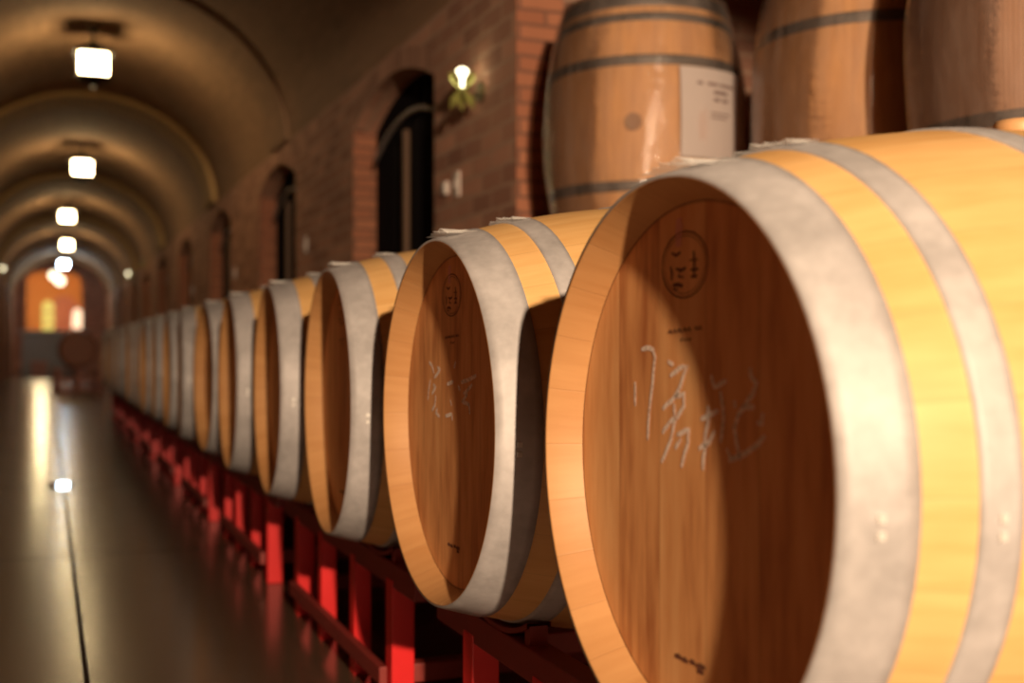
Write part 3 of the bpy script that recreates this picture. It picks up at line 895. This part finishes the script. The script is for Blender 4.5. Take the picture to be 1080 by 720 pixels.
sconce((XW, 23.2, CAM_H + 1.60), 1, 'unlit wall lamp beside the tiny lit one beyond the barrels', lit=False)
pl = None
for i, (y, lab) in enumerate(((5.12, 'white switch plate under the bronze wall lamp'), (8.52, 'white switch plate on the pier beyond the widest-looking arched gate'),
                              (12.0, 'white switch plate on the pier past the second arched gate'), (15.7, 'white switch plate on the pier past the third arched gate'))):
    root = thing('switch_plate', lab, 'light switch', (XW, y, CAM_H + 0.75), 0, 'white switch plates on the brick piers')
    mb = MB(); mb.box((-0.006, 0, 0), (0.012, 0.075, 0.115)); mb.obj('plate', M['switch'], root, bevel=0.002)
    mb = MB(); mb.box((-0.015, 0, 0), (0.008, 0.022, 0.04)); mb.obj('rocker', M['switch'], root)
root = thing('socket_box', 'small white socket box next to the switch plate under the lamp', 'socket', (XW, 5.27, CAM_H + 0.75))
mb = MB(); mb.box((-0.012, 0, 0), (0.024, 0.06, 0.06)); mb.obj('box', M['switch'], root, bevel=0.003)
mb = MB(); mb.box((-0.026, 0, 0), (0.004, 0.03, 0.03)); mb.obj('socket_face', M['greysteel'], root)

# ------------------------------------------------------------------ aisle: puddle, cask on pallets, counter, lit room beyond
mb = MB(); n = 28
pts = [(0.075 + 0.075 * cos(2 * pi * k / n) * (1 + 0.15 * sin(3 * 2 * pi * k / n)), 7.10 + 0.20 * sin(2 * pi * k / n) * (1 + 0.1 * cos(2 * 2 * pi * k / n)), 0.0025) for k in range(n)]
mb.face(pts); low = [(p[0] + (p[0] - .075) * .08, p[1] + (p[1] - 7.1) * .05, 0.0004) for p in pts]
for k in range(n): mb.face([low[k], low[(k + 1) % n], pts[(k + 1) % n], pts[k]])
tag(mb.obj('water_puddle', M['water']), 'small bright puddle on the aisle floor mirroring a lantern', 'puddle')

def pallet(z, label):
    root = thing('wooden_pallet', label, 'pallet', (0.52, 23.4, z), radians(4), 'stacked reddish pallets')
    for k in range(5):
        mb = MB(); mb.box((0, -0.32 + 0.16 * k, 0.185), (0.84, 0.12, 0.03)); mb.obj('deck_board', M['rack_wood'], root)
    for x in (-0.36, 0, 0.36):
        mb = MB(); mb.box((x, 0, 0.10), (0.09, 0.78, 0.14)); mb.obj('bearer', M['rack_wood'], root)
    for y in (-0.34, 0.34):
        mb = MB(); mb.box((0, y, 0.015), (0.84, 0.10, 0.03)); mb.obj('bottom_board', M['rack_wood'], root)
pallet(0.0, 'reddish wooden pallet on the floor, under the other pallet and dark cask')
pallet(0.20, 'reddish wooden pallet directly beneath the dark cask in the aisle')
root = thing('dark_cask', 'dark reddish cask on two pallets at the end of the aisle', 'barrel', (0.52, 23.4, 0.405), pi / 2)
CR = 0.345
mb = MB(); prof = [(-.40, CR - .06)] + [(-.43 + .86 * k / 20, CR - .045 + .045 * (1 - ((k - 10) / 10) ** 2)) for k in range(21)] + [(.40, CR - .06)]
mb.lathe_x(prof, 48, CR); mb.obj('staves', M['oak_dark'], root)
for s in (-1, 1):
    mb = MB(); mb.face([(s * .40, (CR - .055) * cos(2 * pi * k / 40), CR + (CR - .055) * sin(2 * pi * k / 40)) for k in range(40)]); mb.obj('barrel_head', M['oak_dark'], root)
    for xx, w in ((s * .40, .045), (s * .27, .035)):
        mb = MB(); rr = CR - .045 + .045 * (1 - (xx / .43) ** 2) + .003; mb.lathe_x([(xx - w / 2, rr), (xx + w / 2, rr)], 48, CR); mb.obj('hoop', M['hoop_dull'], root)

root = thing('reception_counter', 'grey counter standing before the glowing orange doorway', 'counter', (0.15, 37.6, 0))
mb = MB(); mb.box((0, 0, 0.62), (1.72, 0.55, 1.24)); mb.obj('body', M['counter'], root, bevel=0.01)
mb = MB(); mb.box((0, -0.02, 1.27), (1.86, 0.68, 0.07)); mb.obj('worktop', M['counter_top'], root, bevel=0.01)
for sx in (-.42, .42):
    mb = MB(); mb.box((sx, -0.285, 0.65), (0.74, 0.02, 0.95)); mb.obj('front_panel', M['counter'], root, bevel=0.01)
root = thing('cardboard_box', 'small pinkish box on the floor against the grey counter', 'box', (-0.22, 36.9, 0.0))
mb = MB(); mb.box((0, 0, 0.2), (0.42, 0.35, 0.40)); mb.obj('carton', M['cardboard'], root, bevel=0.01)
mb = MB(); mb.box((0, 0, 0.403), (0.42, 0.06, 0.004)); mb.obj('packing_tape', M['paper'], root)

# lit room beyond the end opening
def panel(name, pts, mat):
    mb = MB(); mb.face(pts, [((p[0] + p[1]), p[2]) for p in pts]); return struct(mb.obj(name, mat))
R0, R1, RY0, RY1, RZ = -1.3, 1.7, Y1 + 0.02, Y1 + 5.0, 3.6
panel('wall_room_back', [(R0, RY1, 0), (R1, RY1, 0), (R1, RY1, RZ), (R0, RY1, RZ)], M['plaster_orange'])
panel('wall_room_left', [(R0, RY0, 0), (R0, RY1, 0), (R0, RY1, RZ), (R0, RY0, RZ)], M['plaster_orange'])
panel('wall_room_right', [(R1, RY0, 0), (R1, RY1, 0), (R1, RY1, RZ), (R1, RY0, RZ)], M['plaster_orange'])
panel('ceiling_room', [(R0, RY0, RZ), (R1, RY0, RZ), (R1, RY1, RZ), (R0, RY1, RZ)], M['plaster_orange'])
mb = MB(); N = 14; xa, xb = -0.05, 1.15; yy = RY1 - 0.02      # dark inner arch
for k in range(N):
    f = lambda x: 1.35 + 0.85 * sqrt(max(0, 1 - ((x - (xa + xb) / 2) / ((xb - xa) / 2)) ** 2))
    a, b = xa + (xb - xa) * k / N, xa + (xb - xa) * (k + 1) / N
    mb.face([(a, yy, 0), (b, yy, 0), (b, yy, f(b) + 0.45), (a, yy, f(a) + 0.45)])
struct(mb.obj('door_40', M['rack_wood']))
w = bpy.data.objects.new('window_1', None); COL.objects.link(w); struct(w); w.location = (0.02, yy - 0.06, 1.2)
mb = MB(); P = [(-0.2, 0, 0), (0.2, 0, 0), (0.2, 0, 1.05)] + [(0.2 * cos(a), 0, 1.05 + 0.2 * sin(a)) for a in [pi * k / 8 for k in range(1, 8)]] + [(-0.2, 0, 1.05)]
mb.face(P); mb.obj('window_pane', M['glow_yellow'], w)
mb = MB(); mb.box((0, -0.01, 0.45), (0.4, 0.02, 0.04)); mb.box((0, -0.01, 0.85), (0.4, 0.02, 0.04)); mb.obj('window_bar', M['rack_wood'], w)
root = thing('table_lamp', 'peach glowing lamp at the side of the orange room', 'lamp', (0.92, Y1 + 1.4, 1.02))
mb = MB(); mb.lathe_z([(0.0, 0.0), (0.0, 0.12), (0.03, 0.11), (0.06, 0.03), (0.42, 0.03), (0.42, 0.0)], 20); mb.obj('lamp_base', M['bronze'], root)
mb = MB(); mb.lathe_z([(0.40, 0.16), (0.6, 0.17), (0.95, 0.14), (1.05, 0.05), (1.06, 0.0)], 20); mb.obj('lamp_shade', M['glow_peach'], root)
root = thing('side_cabinet', 'reddish cabinet carrying the peach lamp in the orange room', 'cabinet', (0.98, Y1 + 1.4, 0.0))
mb = MB(); mb.box((0, 0, 0.51), (0.6, 0.5, 1.02)); mb.obj('body', M['rack_wood'], root, bevel=0.01)
mb = MB(); mb.box((0, -0.26, 0.51), (0.5, 0.02, 0.86)); mb.obj('door', M['rack_wood'], root, bevel=0.005)
def room_pendant(x, y, z, label):
    root = thing('pendant_lamp', label, 'pendant lamp', (x, y, z), 0, 'round pendants in the orange room')
    mb = MB(); mb.lathe_z([(-0.16 * cos(pi * k / 10), 0.16 * sin(pi * k / 10)) for k in range(11)], 20); mb.obj('globe', M['glow_globe'], root)
    mb = MB(); mb.tube([(0, 0, .15), (0, 0, RZ - z)], 0.008, 6); mb.obj('cord', M['iron'], root)
room_pendant(0.20, Y1 + 0.9, CAM_H + 2.35, 'white globe pendant at the top of the orange doorway')
room_pendant(0.38, Y1 + 1.6, CAM_H + 2.22, 'white globe pendant slightly lower inside the orange doorway')
ld = bpy.data.lights.new('room_light', 'POINT'); ld.energy = 105; ld.color = (1.0, 0.78, 0.42); ld.shadow_soft_size = 0.16
lo = bpy.data.objects.new('room_light', ld); lo.location = (-0.2, Y1 + 2.0, 2.6); COL.objects.link(lo)
